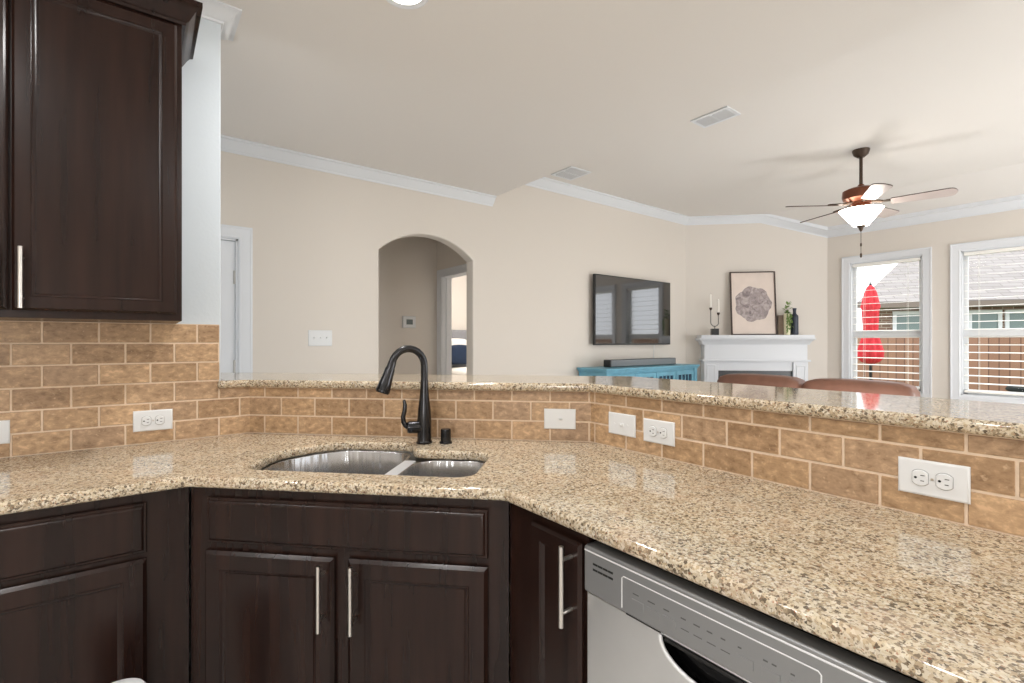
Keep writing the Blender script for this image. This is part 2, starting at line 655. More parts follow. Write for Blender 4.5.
bm = box(-3.2, XE, -3.2, YT + .12, ZK, ZL + .12)
bx(bm, XE, 6.5, -3.2, YT + .12, ZL, ZL + .12)
loft(bm, [[(6.5, y, ZL), (XF + .14, y, ZL - (XF + .14 - 6.5) * (ZL - ZS) / (XF - 6.5)), (XF + .14, y, ZL + .12), (6.5, y, ZL + .12)] for y in (-3.2, YT + .12)])
struct('ceiling', bm, M['ceil'], smooth=False)

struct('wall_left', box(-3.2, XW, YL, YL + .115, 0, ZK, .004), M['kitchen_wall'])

# television wall with the arch and the left door opening (plan x,z)
arch = [(1.537, 0.0)]
arch += [(1.537, 2.0)]
ac, ah, asp = (1.537 + 2.438) / 2, 2.222, 2.045
hw = (2.438 - 1.537) / 2
rise = ah - asp
rad = (hw * hw + rise * rise) / (2 * rise)
a0 = math.asin(hw / rad)
for k in range(21):
    a = -a0 + 2 * a0 * k / 20
    arch.append((ac + rad * math.sin(a), ah - rad + rad * math.cos(a)))
arch += [(2.438, 0.0)]
outer = [(-3.2, 0), (-0.25, 0), (-0.25, 2.0), (0.535, 2.0), (0.535, 0)] + arch + [(6.2, 0), (6.2, 3.08), (-3.2, 3.08)]
bm = slab_mesh([outer], 0, .12, .012, 3)
xf(bm, UPRIGHT)                                  # y now 0 .. -.12
bmesh.ops.translate(bm, verts=bm.verts, vec=(0, YT + .12, 0))
struct('wall_back', bm, M['wall'])

bm = bmesh.new()
a, b = (FD - YT - .1, YT + .1), (XF + .02, FD - XF - .02)
loft(bm, [[(a[0], a[1], z), (b[0], b[1], z), (b[0], b[1] + .12, z), (a[0] + .12, a[1], z)] for z in (0, 3.08)])
struct('wall_fireplace', bm, M['wall'], smooth=False)

# window wall: x = XF .. XF+.14 with two holes
WINS = [(1.483, 2.364), (0.444, 1.325)]           # outer casing extents in y
OPEN = [(a + .085, b - .085) for a, b in WINS]
WZ0, WZ1 = 0.72, 2.28
bm = box(XF, XF + .14, -3.2, 2.7, 0, WZ0)
bx(bm, XF, XF + .14, -3.2, 2.7, WZ1, 3.08)
bx(bm, XF, XF + .14, OPEN[0][1], 2.7, WZ0, WZ1)
bx(bm, XF, XF + .14, OPEN[1][1], OPEN[0][0], WZ0, WZ1)
bx(bm, XF, XF + .14, -3.2, OPEN[1][0], WZ0, WZ1)
struct('wall_right', bm, M['wall'], smooth=False)

struct('wall_kitchen_rear', box(-3.3, -3.2, -3.3, YL + .115, 0, ZK), M['wall'])
struct('wall_front', box(-3.3, 3.4, -3.3, -3.2, 0, ZL), M['wall'])

# pony wall that carries the bar
bm = slab_mesh([[(XW, YL + .012), (.38, YL + .012), (XP + .012, DG - XP + .012), (XP + .012, -1.6), (XP + .13, -1.6), (XP + .13, DG - XP + .07), (.44, YL + .115 + .02), (XW, YL + .115 + .02)]], 0, ZB - .032, 0)
struct('wall_bar', bm, M['wall'], smooth=False)

# hall behind the arch and the bedroom beyond it
struct('wall_hall_back', box(1.0, 2.73, 5.0, 5.1, 0, 2.7), M['hall'])
struct('wall_hall_left', box(0.9, 1.0, YT + .12, 5.1, 0, 2.7), M['hall'])
bm = box(2.73, 2.85, 4.9, 9.0, 0, 2.7)
bx(bm, 2.73, 2.85, YT + .12, 4.12, 0, 2.7)
bx(bm, 2.73, 2.85, 4.12, 4.9, 2.04, 2.7)
struct('wall_hall_right', bm, M['hall'], smooth=False)
struct('wall_bedroom_back', box(2.85, 7.2, 8.2, 8.3, 0, 2.7), M['wall'])
struct('wall_bedroom_right', box(7.0, 7.1, 4.4, 8.2, 0, 2.7), M['wall'])
struct('ceiling_hall', box(0.9, 7.1, YT + .12, 8.3, 2.62, 2.7), M['ceil'])
lamp('bedroom_fill', 'POINT', (4.6, 6.3, 2.3), 48, (1, .96, .93), .2)  # added light to brighten the bedroom, no fixture modelled

lamp('living_room_fill', 'POINT', (4.3, -2.3, 1.2), 38, (1, 1, 1), .3)  # added fill for the living room, no lamp stands here
lamp('fireplace_side_fill', 'POINT', (5.6, .15, 1.0), 17, (1, 1, 1), .25)  # added fill lifting the fireplace wall and ceiling, without a fixture
lamp('low_fill', 'POINT', (4.15, 1.35, .5), 17, (1, 1, 1), .25)  # added low fill behind the bar, brightens the living room ceiling
lamp('kitchen_rear_fill', 'POINT', (-1.5, -1.2, 1.3), 40, (1, 1, 1), .3)  # added fill behind the camera for the kitchen, no fixture

# ---- crown mouldings
CR = [(0, -.085), (.008, -.085), (.012, -.072), (.022, -.066), (.045, -.036), (.056, -.018), (.07, -.012), (.07, 0), (0, 0)]
struct('trim_1', sweep(bmesh.new(), [(-3.1, YL, ZK), (XW, YL, ZK), (XW, YL + .115, ZK), (-3.1, YL + .115, ZK)], [(o * .98, u * .62) for o, u in CR]), M['trim'])
struct('trim_2', sweep(bmesh.new(), [(-3.1, YT, ZK), (XE - .005, YT, ZK)], CR), M['trim'])
CRL = [(o * 1.15, u * 1.15) for o, u in CR]
CRL[-2:] = [(.0805, .045), (0, .045)]      # runs up into the ceiling, which slopes at the window wall
xf_ = 6.5
struct('trim_3', sweep(bmesh.new(), [(XE + .01, YT, ZL), (FD - YT, YT, ZL), (6.5, FD - 6.5, ZL), (XF, FD - XF, ZS), (XF, -3.1, ZS)], CRL), M['trim'])

# ---- doors
d1 = struct('door_1', box(-.248, .518, YT + .018, YT + .055, 0.01, 1.985, .002), M['trim'])
bm = bmesh.new()
for x0, x1, z0, z1 in [(-.12, .10, .2, .85), (.18, .40, .2, .85), (-.12, .10, 1.05, 1.88), (.18, .40, 1.05, 1.88)]:
    panel_front(bm, x0, x1, z0, z1, [(0, 0), (.02, -.004), (.03, -.008)], YT + .018)
obj('raised_panel', bm, M['trim'], d1)
for z in (.3, 1.13, 1.74):
    obj('hinge', tube(bmesh.new(), [(.514, YT + .011, z - .045), (.514, YT + .011, z + .045)], .007, 8), M['nickel'], d1)
CAS = [(0, 0), (0, .016), (.012, .02), (.06, .02), (.075, .014), (.085, .008), (.085, 0)]


def casing(x0, x1, z1, w=.085, z0=0.0, bottom=False, th=.02):
    """mitred flat casing around an opening x0..x1, z0..z1, standing out to -y"""
    bm = bmesh.new()
    if bottom:
        outer = [(x0 - w, z0 - w), (x1 + w, z0 - w), (x1 + w, z1 + w), (x0 - w, z1 + w)]
        inner = [(x0, z0), (x1, z0), (x1, z1), (x0, z1)]
    else:
        outer = [(x0 - w, z0), (x0 - w, z1 + w), (x1 + w, z1 + w), (x1 + w, z0)]
        inner = [(x0, z0), (x0, z1), (x1, z1), (x1, z0)]

    def mid(f):
        return [(a[0] + (b[0] - a[0]) * f, a[1] + (b[1] - a[1]) * f) for a, b in zip(outer, inner)]
    rows = [(0, 0), (0, th), (.14, th), (.2, th * .8), (.78, th * .6), (.86, th * .75), (1, th * .5), (1, 0)]
    n = len(outer)
    vs = []
    for f, y in rows:
        vs.append([bm.verts.new((p[0], -y, p[1])) for p in mid(f)])
    rng = range(n) if bottom else range(n - 1)
    for a, b in zip(vs, vs[1:]):
        for k in rng:
            bm.faces.new((a[k], a[(k + 1) % n], b[(k + 1) % n], b[k]))
    if not bottom:
        for k in (0, n - 1):
            bm.faces.new([r[k] for r in vs])
    return bm


o = struct('trim_4', casing(-.25, .535, 2.0), M['trim'], loc=(0, YT, 0))
bm = box(.52, .537, YT + .002, YT + .12, 0, 2.0)
bx(bm, -.252, .537, YT + .002, YT + .12, 1.988, 2.002)
struct('trim_5', bm, M['trim'], smooth=False)
# bedroom door frame, seen through the arch (faces -x)
o = struct('trim_6', casing(0, .74, 2.03), M['trim'], loc=(2.73, 4.88, 0), rz=RIGHT)
bm = box(2.725, 2.855, 4.88, 4.9, 0, 2.04)
bx(bm, 2.725, 2.855, 4.12, 4.14, 0, 2.04)
bx(bm, 2.725, 2.855, 4.12, 4.9, 2.03, 2.05)
bx(bm, 2.78, 2.80, 4.866, 4.88, 0, 2.03)
struct('trim_7', bm, M['trim'], smooth=False)

# ---- windows: built facing -y in local coordinates, turned to face -x
for i, ((a, b), (c, d)) in enumerate(zip(WINS, OPEN)):
    w = d - c
    win = bpy.data.objects.new('window_%d' % (i + 1), None)
    C.objects.link(win)
    win['kind'] = 'structure'
    win.location = (XF, d, 0)
    win.rotation_euler = (0, 0, RIGHT)
    obj('window_casing', casing(0, w, WZ1, z0=WZ0, bottom=True, th=.022), M['trim'], win)
    bm = box(0, w, .0, .13, WZ1 - .012, WZ1)
    bx(bm, 0, w, 0, .13, WZ0, WZ0 + .012)
    bx(bm, 0, .012, 0, .13, WZ0, WZ1)
    bx(bm, w - .012, w, 0, .13, WZ0, WZ1)
    obj('jamb_liner', bm, M['trim'], win, smooth=False)
    zm = 1.39
    bm = box(.012, .045, .075, .115, WZ0 + .012, WZ1 - .012, .003)
    bx(bm, w - .045, w - .012, .075, .115, WZ0 + .012, WZ1 - .012, .003)
    bx(bm, .012, w - .012, .075, .115, WZ1 - .045, WZ1 - .012, .003)
    bx(bm, .012, w - .012, .075, .115, WZ0 + .012, WZ0 + .06, .003)
    bx(bm, .012, w - .012, .070, .115, zm - .035, zm + .04, .003)
    obj('sash_frame', bm, M['frame'], win)
    bm = box(.045, w - .045, .093, .096, WZ0 + .06, zm - .035)
    bx(bm, .045, w - .045, .099, .102, zm + .04, WZ1 - .045)
    obj('window_glass', bm, M['glass'], win, smooth=False)
    # blind hung inside the opening
    bl = thing('venetian_blind', ['open white slatted blind in the left window, red umbrella seen through it', 'open white slatted blind in the right window beside the photo edge'][i], 'blind', (XF, d, 0), RIGHT, 'window blinds')
    obj('headrail', box(.02, w - .02, .012, .06, WZ1 - .05, WZ1 - .014, .004), M['blind'], bl)
    bm = bmesh.new()
    z = WZ1 - .10
    tilt = R(7)
    while z > WZ0 + .10:
        r = bmesh.ops.create_cube(bm, size=1)
        mt = Matrix.Translation((w / 2, .038, z)) @ Matrix.Rotation(tilt, 4, 'X') @ Matrix.Diagonal((w - .044, .056, .0035, 1))
        bmesh.ops.transform(bm, matrix=mt, verts=r['verts'])
        z -= .083
    obj('slats', bm, M['blind'], bl, smooth=False)
    obj('bottom_rail', box(.022, w - .022, .014, .062, WZ0 + .03, WZ0 + .052, .004), M['blind'], bl)
    for x in (.14, w - .14):
        bm = tube(bmesh.new(), [(x, .010, WZ1 - .05), (x, .010, WZ0 + .05)], .0012, 6)
        tube(bm, [(x, .066, WZ1 - .05), (x, .066, WZ0 + .05)], .0012, 6)
        obj('ladder_cord', bm, M['blind'], bl)

# ================================================================ KITCHEN
# ---- tile backsplashes: grout bed plus bevelled tiles, running bond
def tiles(name, label, length, z0, zrows, loc, rz, tw=.1505, phase=0.0, x_start=0.0, zclip=None, notch=None):
    th = .011
    t = thing(name, label, 'backsplash', loc, rz)
    bm = box(x_start, length, .0015, th, z0, zclip)
    if notch:
        bm.free()
        bm = box(x_start, notch[0], .0015, th, z0, zclip)
        bx(bm, notch[0], length, .0015, th, z0, notch[1])
    obj('grout_bed', bm, M['grout'], t, smooth=False)
    bm = bmesh.new()
    g = .0021
    for r, zr in enumerate(zrows):
        zt = min(zrows[r + 1] if r + 1 < len(zrows) else zclip, zclip)
        if zt - zr < .012:
            continue
        x = x_start - tw + ((r % 2) * .5 * tw + phase) % tw
        x -= tw
        while x < length:
            a, b = max(x + g, x_start), min(x + tw - g, length)
            if notch and zr >= notch[1] - .005:
                b = min(b, notch[0])
            if b - a > .008:
                bx(bm, a, b, 0, th - .001, zr + g, zt - g, .0022, 1)
            x += tw
    obj('tile_field', bm, M['tile'], t)
    return t


RH = .0762
rows6 = [ZC + k * RH for k in range(7)]
tiles('tile_backsplash', 'tall brown stone subway tile backsplash on the left wall under the upper cabinet', 1.874, ZC, rows6, (-1.5, YL - .0125, 0), 0, phase=.1033, zclip=ZC + 6 * RH, notch=(1.76, ZB - .034))
tiles('tile_backsplash', 'low band of brown subway tile behind the sink and faucet', (2 * 1.0185) / S2, ZC, rows6[:4], (.374 - .0078, YL - .0078, 0), DIAG, phase=.075, zclip=ZB - .032)
tiles('tile_backsplash', 'low band of brown subway tile along the right counter under the bar', 2.9, ZC, rows6[:4], (XP - .011, DG - XP, 0), RIGHT, phase=.0235, zclip=ZB - .032)

# ---- counter with the sink cut-out
YF = 1.675
cf = 1.783
ctr = [(-1.5, YL - .003), (.374, YL - .003), (XP + .003, DG - XP), (XP + .003, -1.6), (.758, -1.6), (.758, cf - .758), (cf - YF, YF), (-1.5, YF)]


def st2w(L):
    return [dloc(s, t)[:2] for s, t in L]


hole = fillet([(-1.005, 1.366), (-.30, 1.364), (-.296, 1.676), (-.575, 1.676), (-.622, 1.78), (-.92, 1.78), (-1.04, 1.60)],
              [.05, .055, .07, .05, .05, .16, .14], 7)
hole_w = st2w(hole)
outer = fillet(ctr, [0, 0, 0, 0, .01, .03, .03, .01], 4)
bm = slab_mesh([outer, hole_w[::-1]], ZC - .032, ZC, .011, 4)
tag(obj('kitchen_countertop', bm, M['granite'], None), 'speckled cream and brown granite countertop with the sink cut into it', 'countertop')

# ---- bar top
bar = [(XW + .002, YL - .015), (XW - .014, YL - .015), (XW - .014, YL - .034), (.374 - .018, YL - .034), (XP - .034, DG - XP - .028), (XP - .034, -1.6), (1.812, -1.6), (1.812, 1.45), (.34, 2.93), (XW + .002, 2.93)]
bm = slab_mesh([fillet(bar, [0, .003, .012, .03, .03, .0, .0, .04, .04, .004], 5)], ZB - .031, ZB, .012, 4)
tag(obj('bar_countertop', bm, M['granite'], None), 'raised narrow granite bar top above the tiled half wall', 'countertop')

# ---- sink
snk = thing('kitchen_sink', 'undermount stainless steel double bowl sink in the corner counter', 'sink', dloc(-.64, 1.56, ZC - .035), DIAG)


def bowl(name, loop, depth, drain):
    """loop in local (s-s0, t-t0)"""
    cx = sum(p[0] for p in loop) / len(loop)
    cy = sum(p[1] for p in loop) / len(loop)

    def off(k, z):
        return [(cx + (p[0] - cx) * (1 - k), cy + (p[1] - cy) * (1 - k), z) for p in loop]
    loops = [off(-.05, 0.0), off(0, 0.0), off(.008, -.003), off(.02, -depth * .6), off(.03, -depth + .04), off(.06, -depth + .015), off(.13, -depth + .002), off(.3, -depth), off(.8, -depth - .004)]
    bm = bmesh.new()
    loft(bm, loops, False, True)
    o = obj(name, bm, M['sink_steel'], snk, ang=60)
    obj('drain', lathe(bmesh.new(), [(.058, -depth + .001), (.056, -depth + .003), (.045, -depth + .002), (.040, -depth - .002), (0, -depth - .003)], (drain[0], drain[1], 0)), M['chrome'], o)
    return o


loc_ = lambda L: [(s + .64, t - 1.56) for s, t in L]
lb = fillet([(-1.0, 1.358), (-.60, 1.358), (-.600, 1.60), (-.625, 1.782), (-.92, 1.786), (-1.045, 1.60)], [.06, .08, .12, .07, .16, .16], 8)
rb = fillet([(-.566, 1.358), (-.294, 1.358), (-.290, 1.682), (-.555, 1.678)], [.07, .06, .07, .09], 8)
bowl('large_bowl', loc_(lb), .21, (-.16, .01))
bowl('small_bowl', loc_(rb), .16, (.21, -.03))
dv = [(.03, -.20, -.004), (.062, -.20, -.004), (.078, .12, -.004), (.03, .12, -.004)]
bm = box(.034, .078, -.19, .10, -.012, .0025, .005)
obj('bowl_divider', bm, M['rim_steel'], snk)

# ---- faucet
fau = thing('faucet', 'tall black bronze pull-down faucet arching over the sink', 'faucet', dloc(-.578, 1.80, ZC), DIAG)
prof = [(.030, 0), (.031, .006), (.027, .012), (.0265, .05), (.027, .085), (.024, .13), (.019, .17), (.0155, .21), (.0145, .24)]
obj('body', lathe(bmesh.new(), prof), M['bronze'], fau)
# spout arcs toward the viewer's left
da = Vector((-.707, -.707, 0)).normalized()
pts, rad = [], []
pts.append(Vector((0, 0, .235)))
pts.append(Vector((0, 0, .275)))
cr = .066
cen = da * cr + Vector((0, 0, .2945))
for k in range(13):
    a = math.pi - (math.pi * .93) * k / 12
    pts.append(cen + da * (cr * math.cos(a)) + Vector((0, 0, cr * math.sin(a))))
end = pts[-1]
dirn = (pts[-1] - pts[-2]).normalized()
obj('spout', tube(bmesh.new(), pts, .0135, 16), M['bronze'], fau)
hp = [end - dirn * .005, end + dirn * .018, end + dirn * .022, end + dirn * .045, end + dirn * .08, end + dirn * .108, end + dirn * .115]
obj('spray_head', tube(bmesh.new(), hp, [.0145, .0155, .0175, .0195, .0235, .0255, .022], 18), M['bronze'], fau)
hd = Vector((-.93, -.36, 0)).normalized()
hz = .062
obj('handle_hub', tube(bmesh.new(), [Vector((0, 0, hz)) + hd * d for d in (.01, .03, .055, .063, .066)], [.023, .024, .023, .021, .014], 16), M['bronze'], fau)
lev = [(.060, .000), (.070, .008), (.078, .022), (.079, .042), (.074, .062), (.072, .085), (.076, .105)]
obj('lever', tube(bmesh.new(), [Vector((0, 0, hz)) + hd * d + Vector((0, 0, z)) for d, z in lev], [.010, .010, .0095, .009, .0085, .008, .005], 12), M['bronze'], fau)

ag = thing('air_gap', 'small black cylindrical air gap cap right of the faucet', 'air gap', dloc(-.496, 1.808, ZC), DIAG)
obj('cap', lathe(bmesh.new(), [(.0195, .008), (.0195, .050), (.018, .055), (.0, .056)]), M['bronze'], ag)
obj('base_ring', lathe(bmesh.new(), [(.024, 0), (.024, .005), (.0205, .009), (.0, .009)]), M['bronze'], ag)


# ---- bar pulls
def pull(parent, x, y, z0, z1, m='nickel'):
    bm = tube(bmesh.new(), [(x, y - .032, z0), (x, y - .032, z1)], .0058, 12)
    for z in (z0 + .03, z1 - .03):
        tube(bm, [(x, y, z), (x, y - .032, z)], .0045, 8)
    return obj('handle', bm, M[m], parent)


# ---- upper cabinet (local origin at its front bottom left, x along the wall)
uc = thing('upper_cabinet', 'dark espresso wall cabinet with a crown, above the left counter', 'cabinet', (0, 2.0, 0), 0)
zb, zt = 1.371, 2.40
obj('cabinet_body', box(-1.5, .1145, 0, .327, zb, zt, .002), M['wood'], uc)
d = obj('door', panel_front(bmesh.new(), -.293, .100, zb + .022, 2.366, [(i * .8, y) for i, y in DOOR]), M['wood'], uc)
pull(d, -.270, -.019, 1.397, 1.573)
d = obj('door', panel_front(bmesh.new(), -.70, -.300, zb + .022, 2.366, DOOR), M['wood'], uc)
pull(d, -.323, -.019, 1.397, 1.573)
CRC = [(0, -.072), (.010, -.072), (.012, -.062), (.020, -.058), (.036, -.030), (.044, -.020), (.055, -.016), (.055, 0), (0, 0)]
obj('crown', sweep(bmesh.new(), [(-1.5, 0, 2.447), (.1145, 0, 2.447), (.1145, .325, 2.447)], CRC), M['wood'], uc)

# ---- base cabinets
XC, TD = .785, 1.29


def base_box(t, x0, x1, depth, toe=True):
    bm = box(x0, x1, 0, depth, .10, ZC - .034, .0015)
    obj('cabinet_body', bm, M['wood'], t)
    obj('toe_kick', box(x0, x1, .07, .09, 0, .10), M['wood_in'], t)


cl = thing('base_cabinet', 'dark espresso base cabinet on the left with one drawer over a door', 'cabinet', (0, YF + .03, 0), 0)
base_box(cl, -1.2, cf + .041 - YF - .03 - .004, .58)
obj('drawer_front', panel_front(bmesh.new(), -.58, .016, .716, .854, DRAWER), M['wood'], cl)
d = obj('door', panel_front(bmesh.new(), -.58, .016, .115, .699, DOOR), M['wood'], cl)
pull(d, -.553, -.019, .47, .66)

ck = thing('sink_cabinet', 'dark espresso corner cabinet under the sink with two doors and a false drawer', 'cabinet', dloc(0, TD), DIAG)
bm = bmesh.new()
loft(bm, [[(-1.120, 0, z), (-.181, 0, z), (-.36, .43, z), (-.96, .43, z)] for z in (.10, .66)])
bx(bm, -1.120, -.181, 0, .018, .66, ZC - .034)
obj('cabinet_body', bm, M['wood'], ck, smooth=False)
obj('toe_kick', box(-1.08, -.24, .07, .09, 0, .10), M['wood_in'], ck)
obj('false_drawer_front', panel_front(bmesh.new(), -1.060, -.236, .722, .852, DRAWER), M['wood'], ck)
d = obj('door', panel_front(bmesh.new(), -1.066, -.670, .115, .699, DOOR), M['wood'], ck)
pull(d, -.696, -.019, .511, .692)
d = obj('door', panel_front(bmesh.new(), -.629, -.236, .115, .699, DOOR), M['wood'], ck)
pull(d, -.604, -.019, .511, .694)

cn = thing('base_cabinet', 'narrow dark cabinet with one door between the sink cabinet and dishwasher', 'cabinet', (XC, cf + .041 - XC - .002, 0), RIGHT)
base_box(cn, .002, .287, .56)
d = obj('door', panel_front(bmesh.new(), .106, .279, .115, .856, [(i * .72, y) for i, y in DOOR]), M['wood'], cn)
pull(d, .254, -.019, .675, .852)

# ---- dishwasher
dw = thing('dishwasher', 'stainless steel dishwasher under the right counter', 'dishwasher', (XC - .01, .749, 0), RIGHT)
obj('tub_body', box(.006, .594, .03, .56, .10, .868), M['black'], dw)
obj('toe_panel', box(.004, .596, .06, .075, .005, .10), M['black'], dw)
# door with the pocket cut out (plan x, z)
pk = [(.195, .756)]
for k in range(17):
    a = math.pi + math.pi * k / 16
    pk.append((.290 + .095 * math.cos(a), .752 + .052 * math.sin(a)))
pk.append((.385, .756))
bm = slab_mesh([[(.004, .11), (.596, .11), (.596, .758), (.004, .758)], pk[::-1]], 0, .03, .003, 2)
xf(bm, UPRIGHT)
bmesh.ops.translate(bm, verts=bm.verts, vec=(0, .03, 0))
dd = obj('door', bm, M['steel'], dw)
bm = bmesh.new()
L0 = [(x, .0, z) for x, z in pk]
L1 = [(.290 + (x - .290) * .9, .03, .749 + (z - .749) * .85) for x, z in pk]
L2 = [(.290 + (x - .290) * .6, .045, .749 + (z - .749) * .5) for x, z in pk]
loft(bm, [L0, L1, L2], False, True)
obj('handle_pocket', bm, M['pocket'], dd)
obj('handle_lip_highlight', tube(bmesh.new(), [(x, -.003, z) for x, z in pk], [.003] + [.0042] * (len(pk) - 2) + [.003], 10), M['line'], dd)
obj('pocket_shade_strip', box(.200, .380, .001, .006, .744, .7585, .001), M['black'], dd)  # black strip painting the shade at the top of the pocket
cp = obj('control_panel', box(.004, .596, -.010, .028, .762, .862, .006, 3), M['panel_steel'], dw)
bm = bmesh.new()
for z in (.8275, .8155):
    for k in range(4):
        bx(bm, .032 + k * .014, .0445 + k * .014, -.0108, -.009, z, z + .004)
obj('vent_slots', bm, M['dark'], cp, smooth=False)
bm = tube(bmesh.new(), [(.11, -.0105, .771), (.11, -.0105, .830), (.114, -.0105, .834), (.464, -.0105, .834), (.468, -.0105, .830), (.468, -.0105, .771)], .0011, 6)
tube(bm, [(.008, -.0100, .8525), (.592, -.0100, .8525)], .0018, 6)
obj('highlight_line', bm, M['line'], cp)  # tubes painted bright as the highlight along embossed panel edges
for x in (.135, .170, .205, .345, .385, .425):
    bm = panel_front(bmesh.new(), x, x + .028, .784, .800, [(0, 0), (.001, -.0018), (.002, -.002)], -.0098)
    obj('button', bm, M['panel_steel'], cp)
marks = [(x, x + w, .809, .8115) for x, w in ((.137, .014), (.172, .016), (.207, .012), (.243, .01), (.268, .012), (.293, .01), (.318, .008), (.347, .006), (.387, .007), (.400, .007), (.427, .006), (.455, .006))]
marks += [(x, x + .016, .791, .7925) for x in (.243, .268, .293, .318)]
for x0, x1, z0, z1 in marks:
    obj('printed_mark', box(x0, x1, -.0104, -.0098, z0, z1), M['mark'], cp, smooth=False)
for a, b in ((.115, .195), (.405, .48)):
    obj('latch_gap', box(a, b, -.004, .004, .7575, .7625), M['dark'], dw, smooth=False)


# ---- wall plates (built facing -y, long side along x)
def plate(name, label, loc, rz, kind, w=.122, h=.078, group=None):
    t = thing(name, label, 'switch' if 'switch' in name else 'outlet', loc, rz, group)
    obj('cover_plate', panel_front(bmesh.new(), -w / 2, w / 2, -h / 2, h / 2, [(0, 0), (0, -.003), (.003, -.006), (.005, -.0065)]), M['white'], t)
    if kind == 'duplex':
        for sx in (-.0205, .0205):
            L = []
            for k in range(28):
                a = 2 * math.pi * k / 28
                L.append((sx + max(-.0135, min(.0135, .0172 * math.cos(a))), .0172 * math.sin(a)))
            bm = loft(bmesh.new(), [[(x, -.006, z) for x, z in L], [(x, -.0095, z) for x, z in L], [(sx + (x - sx) * .93, -.0105, z * .93) for x, z in L]])
            rc = obj('receptacle', bm, M['white'], t)
            obj('shade_ring', loft(bmesh.new(), [[(sx + (x - sx) * 1.09, y, z * 1.09) for x, z in L] for y in (-.006, -.0068)]), M['gap'], rc)  # grey ring paints the shade round the receptacle
            bm = box(sx + .001, sx + .0085, -.0109, -.0102, .0052, .0068)
            bx(bm, sx + .001, sx + .0075, -.0109, -.0102, -.0068, -.0052)
            tube(bm, [(sx - .0075, -.0109, 0), (sx - .0075, -.0102, 0)], .0027, 10)
            obj('slots', bm, M['dark'], rc, smooth=False)
        obj('screw', tube(bmesh.new(), [(0, -.0055, 0), (0, -.0075, 0)], .003, 10), M['nickel'], t)
    else:
        n = kind
        for k in range(n):
            sx = (k - (n - 1) / 2) * .046
            horiz = n == 1
            a, b = (.012, .005) if horiz else (.005, .012)
            bm = panel_front(bmesh.new(), sx - a, sx + a, -b, b, [(0, 0), (.0005, -.0015), (.001, -.0018)], -.0062)
            tg = obj('toggle_slot', bm, M['white'], t)
            if horiz:
                bm = tube(bmesh.new(), [(sx, -.006, 0), (sx + .006, -.014, 0), (sx + .009, -.018, 0)], [.0042, .0036, .003], 8)
            else:
                bm = tube(bmesh.new(), [(sx, -.006, 0), (sx, -.014, .006), (sx, -.018, .009)], [.0042, .0036, .003], 8)
            obj('toggle', bm, M['white'], t)
            for q in (-.030, .030):
                p = (sx + q, 0) if horiz else (sx, q)
                obj('screw', tube(bmesh.new(), [(p[0], -.006, p[1]), (p[0], -.0075, p[1])], .003, 8), M['white'], t)
    return t


yw = YL - .0115
plate('outlet', 'white duplex outlet on the left wall tile, between cabinet and sink corner', (.041, yw, 1.000), 0, 'duplex')
plate('outlet', 'white outlet plate cut off by the left edge of the photo', (-.406, yw, 1.000), 0, 'duplex')
p = dloc(-.066, (DG - .016) / S2, 1.001)
plate('light_switch', 'white horizontal switch plate on the tile right of the faucet', p, DIAG, 1)
xw = XP - .0115
plate('light_switch', 'white switch plate on the right tile band, nearest the tile corner', (xw, 1.153, 1.003), RIGHT, 1)
plate('outlet', 'white duplex outlet next to the switch on the right tile band', (xw, .996, .999), RIGHT, 'duplex')
plate('outlet', 'large near white duplex outlet at the right end of the tile band', (xw, .2875, 1.000), RIGHT, 'duplex')

# ---- white bin standing on the floor, only its lid top reaching the picture
wb = thing('waste_bin', 'white bin whose rounded lid shows at the bottom left edge', 'bin', (-.045, 1.47, 0))
obj('bin_body', lathe(bmesh.new(), [(.06, 0), (.065, .005), (.075, .41), (.076, .42)], seg=32), M['white'], wb)
obj('lid', lathe(bmesh.new(), [(.079, .418), (.079, .435), (.072, .450), (.055, .476), (.03, .486), (0, .489)], seg=32), M['white'], wb)

# ---- kitchen ceiling downlights
for i, (x, y, e) in enumerate([(.82, 1.76, 9), (-.75, .55, 9), (.55, -.9, 9), (-1.6, 1.4, 6)]):
    lab = ['recessed ceiling light over the sink, just above the top of the photo', 'recessed ceiling light behind the camera on the left', 'recessed ceiling light behind the camera on the right', 'recessed ceiling light over the far left counter'][i]
    t = thing('ceiling_light', lab, 'light', (x, y, ZK), 0, 'kitchen downlights')
    bm = lathe(bmesh.new(), [(.07, 0), (.095, 0), (.095, -.006), (.088, -.009), (.072, -.004)])
    obj('trim_ring', bm, M['trim'], t)
    obj('lens', lathe(bmesh.new(), [(.07, -.001), (.07, -.004), (0, -.005)]), M['canlight'], t)
    lamp('downlight_lamp', 'AREA', (0, 0, -.02), e, (1, .99, .98), .14, (0, 0, 0), t)

# ================================================================ TELEVISION WALL
plate('light_switch', 'white triple switch plate on the beige wall left of the arch', (1.077, YT - .001, 1.327), 0, 3, w=.172, h=.118)

th = thing('thermostat', 'small white thermostat on the hall wall seen through the arch', 'thermostat', (2.375, 4.999, 1.518))
obj('housing', panel_front(bmesh.new(), -.078, .078, -.065, .065, [(0, 0), (0, -.018), (.006, -.025), (.01, -.026)]), M['white'], th)
obj('display', panel_front(bmesh.new(), -.038, .038, -.028, .028, [(0, 0), (0, -.0015), (.002, -.002)], -.0258), mat('thermostat_display', srgb(110, 118, 118), rough=.2), th)

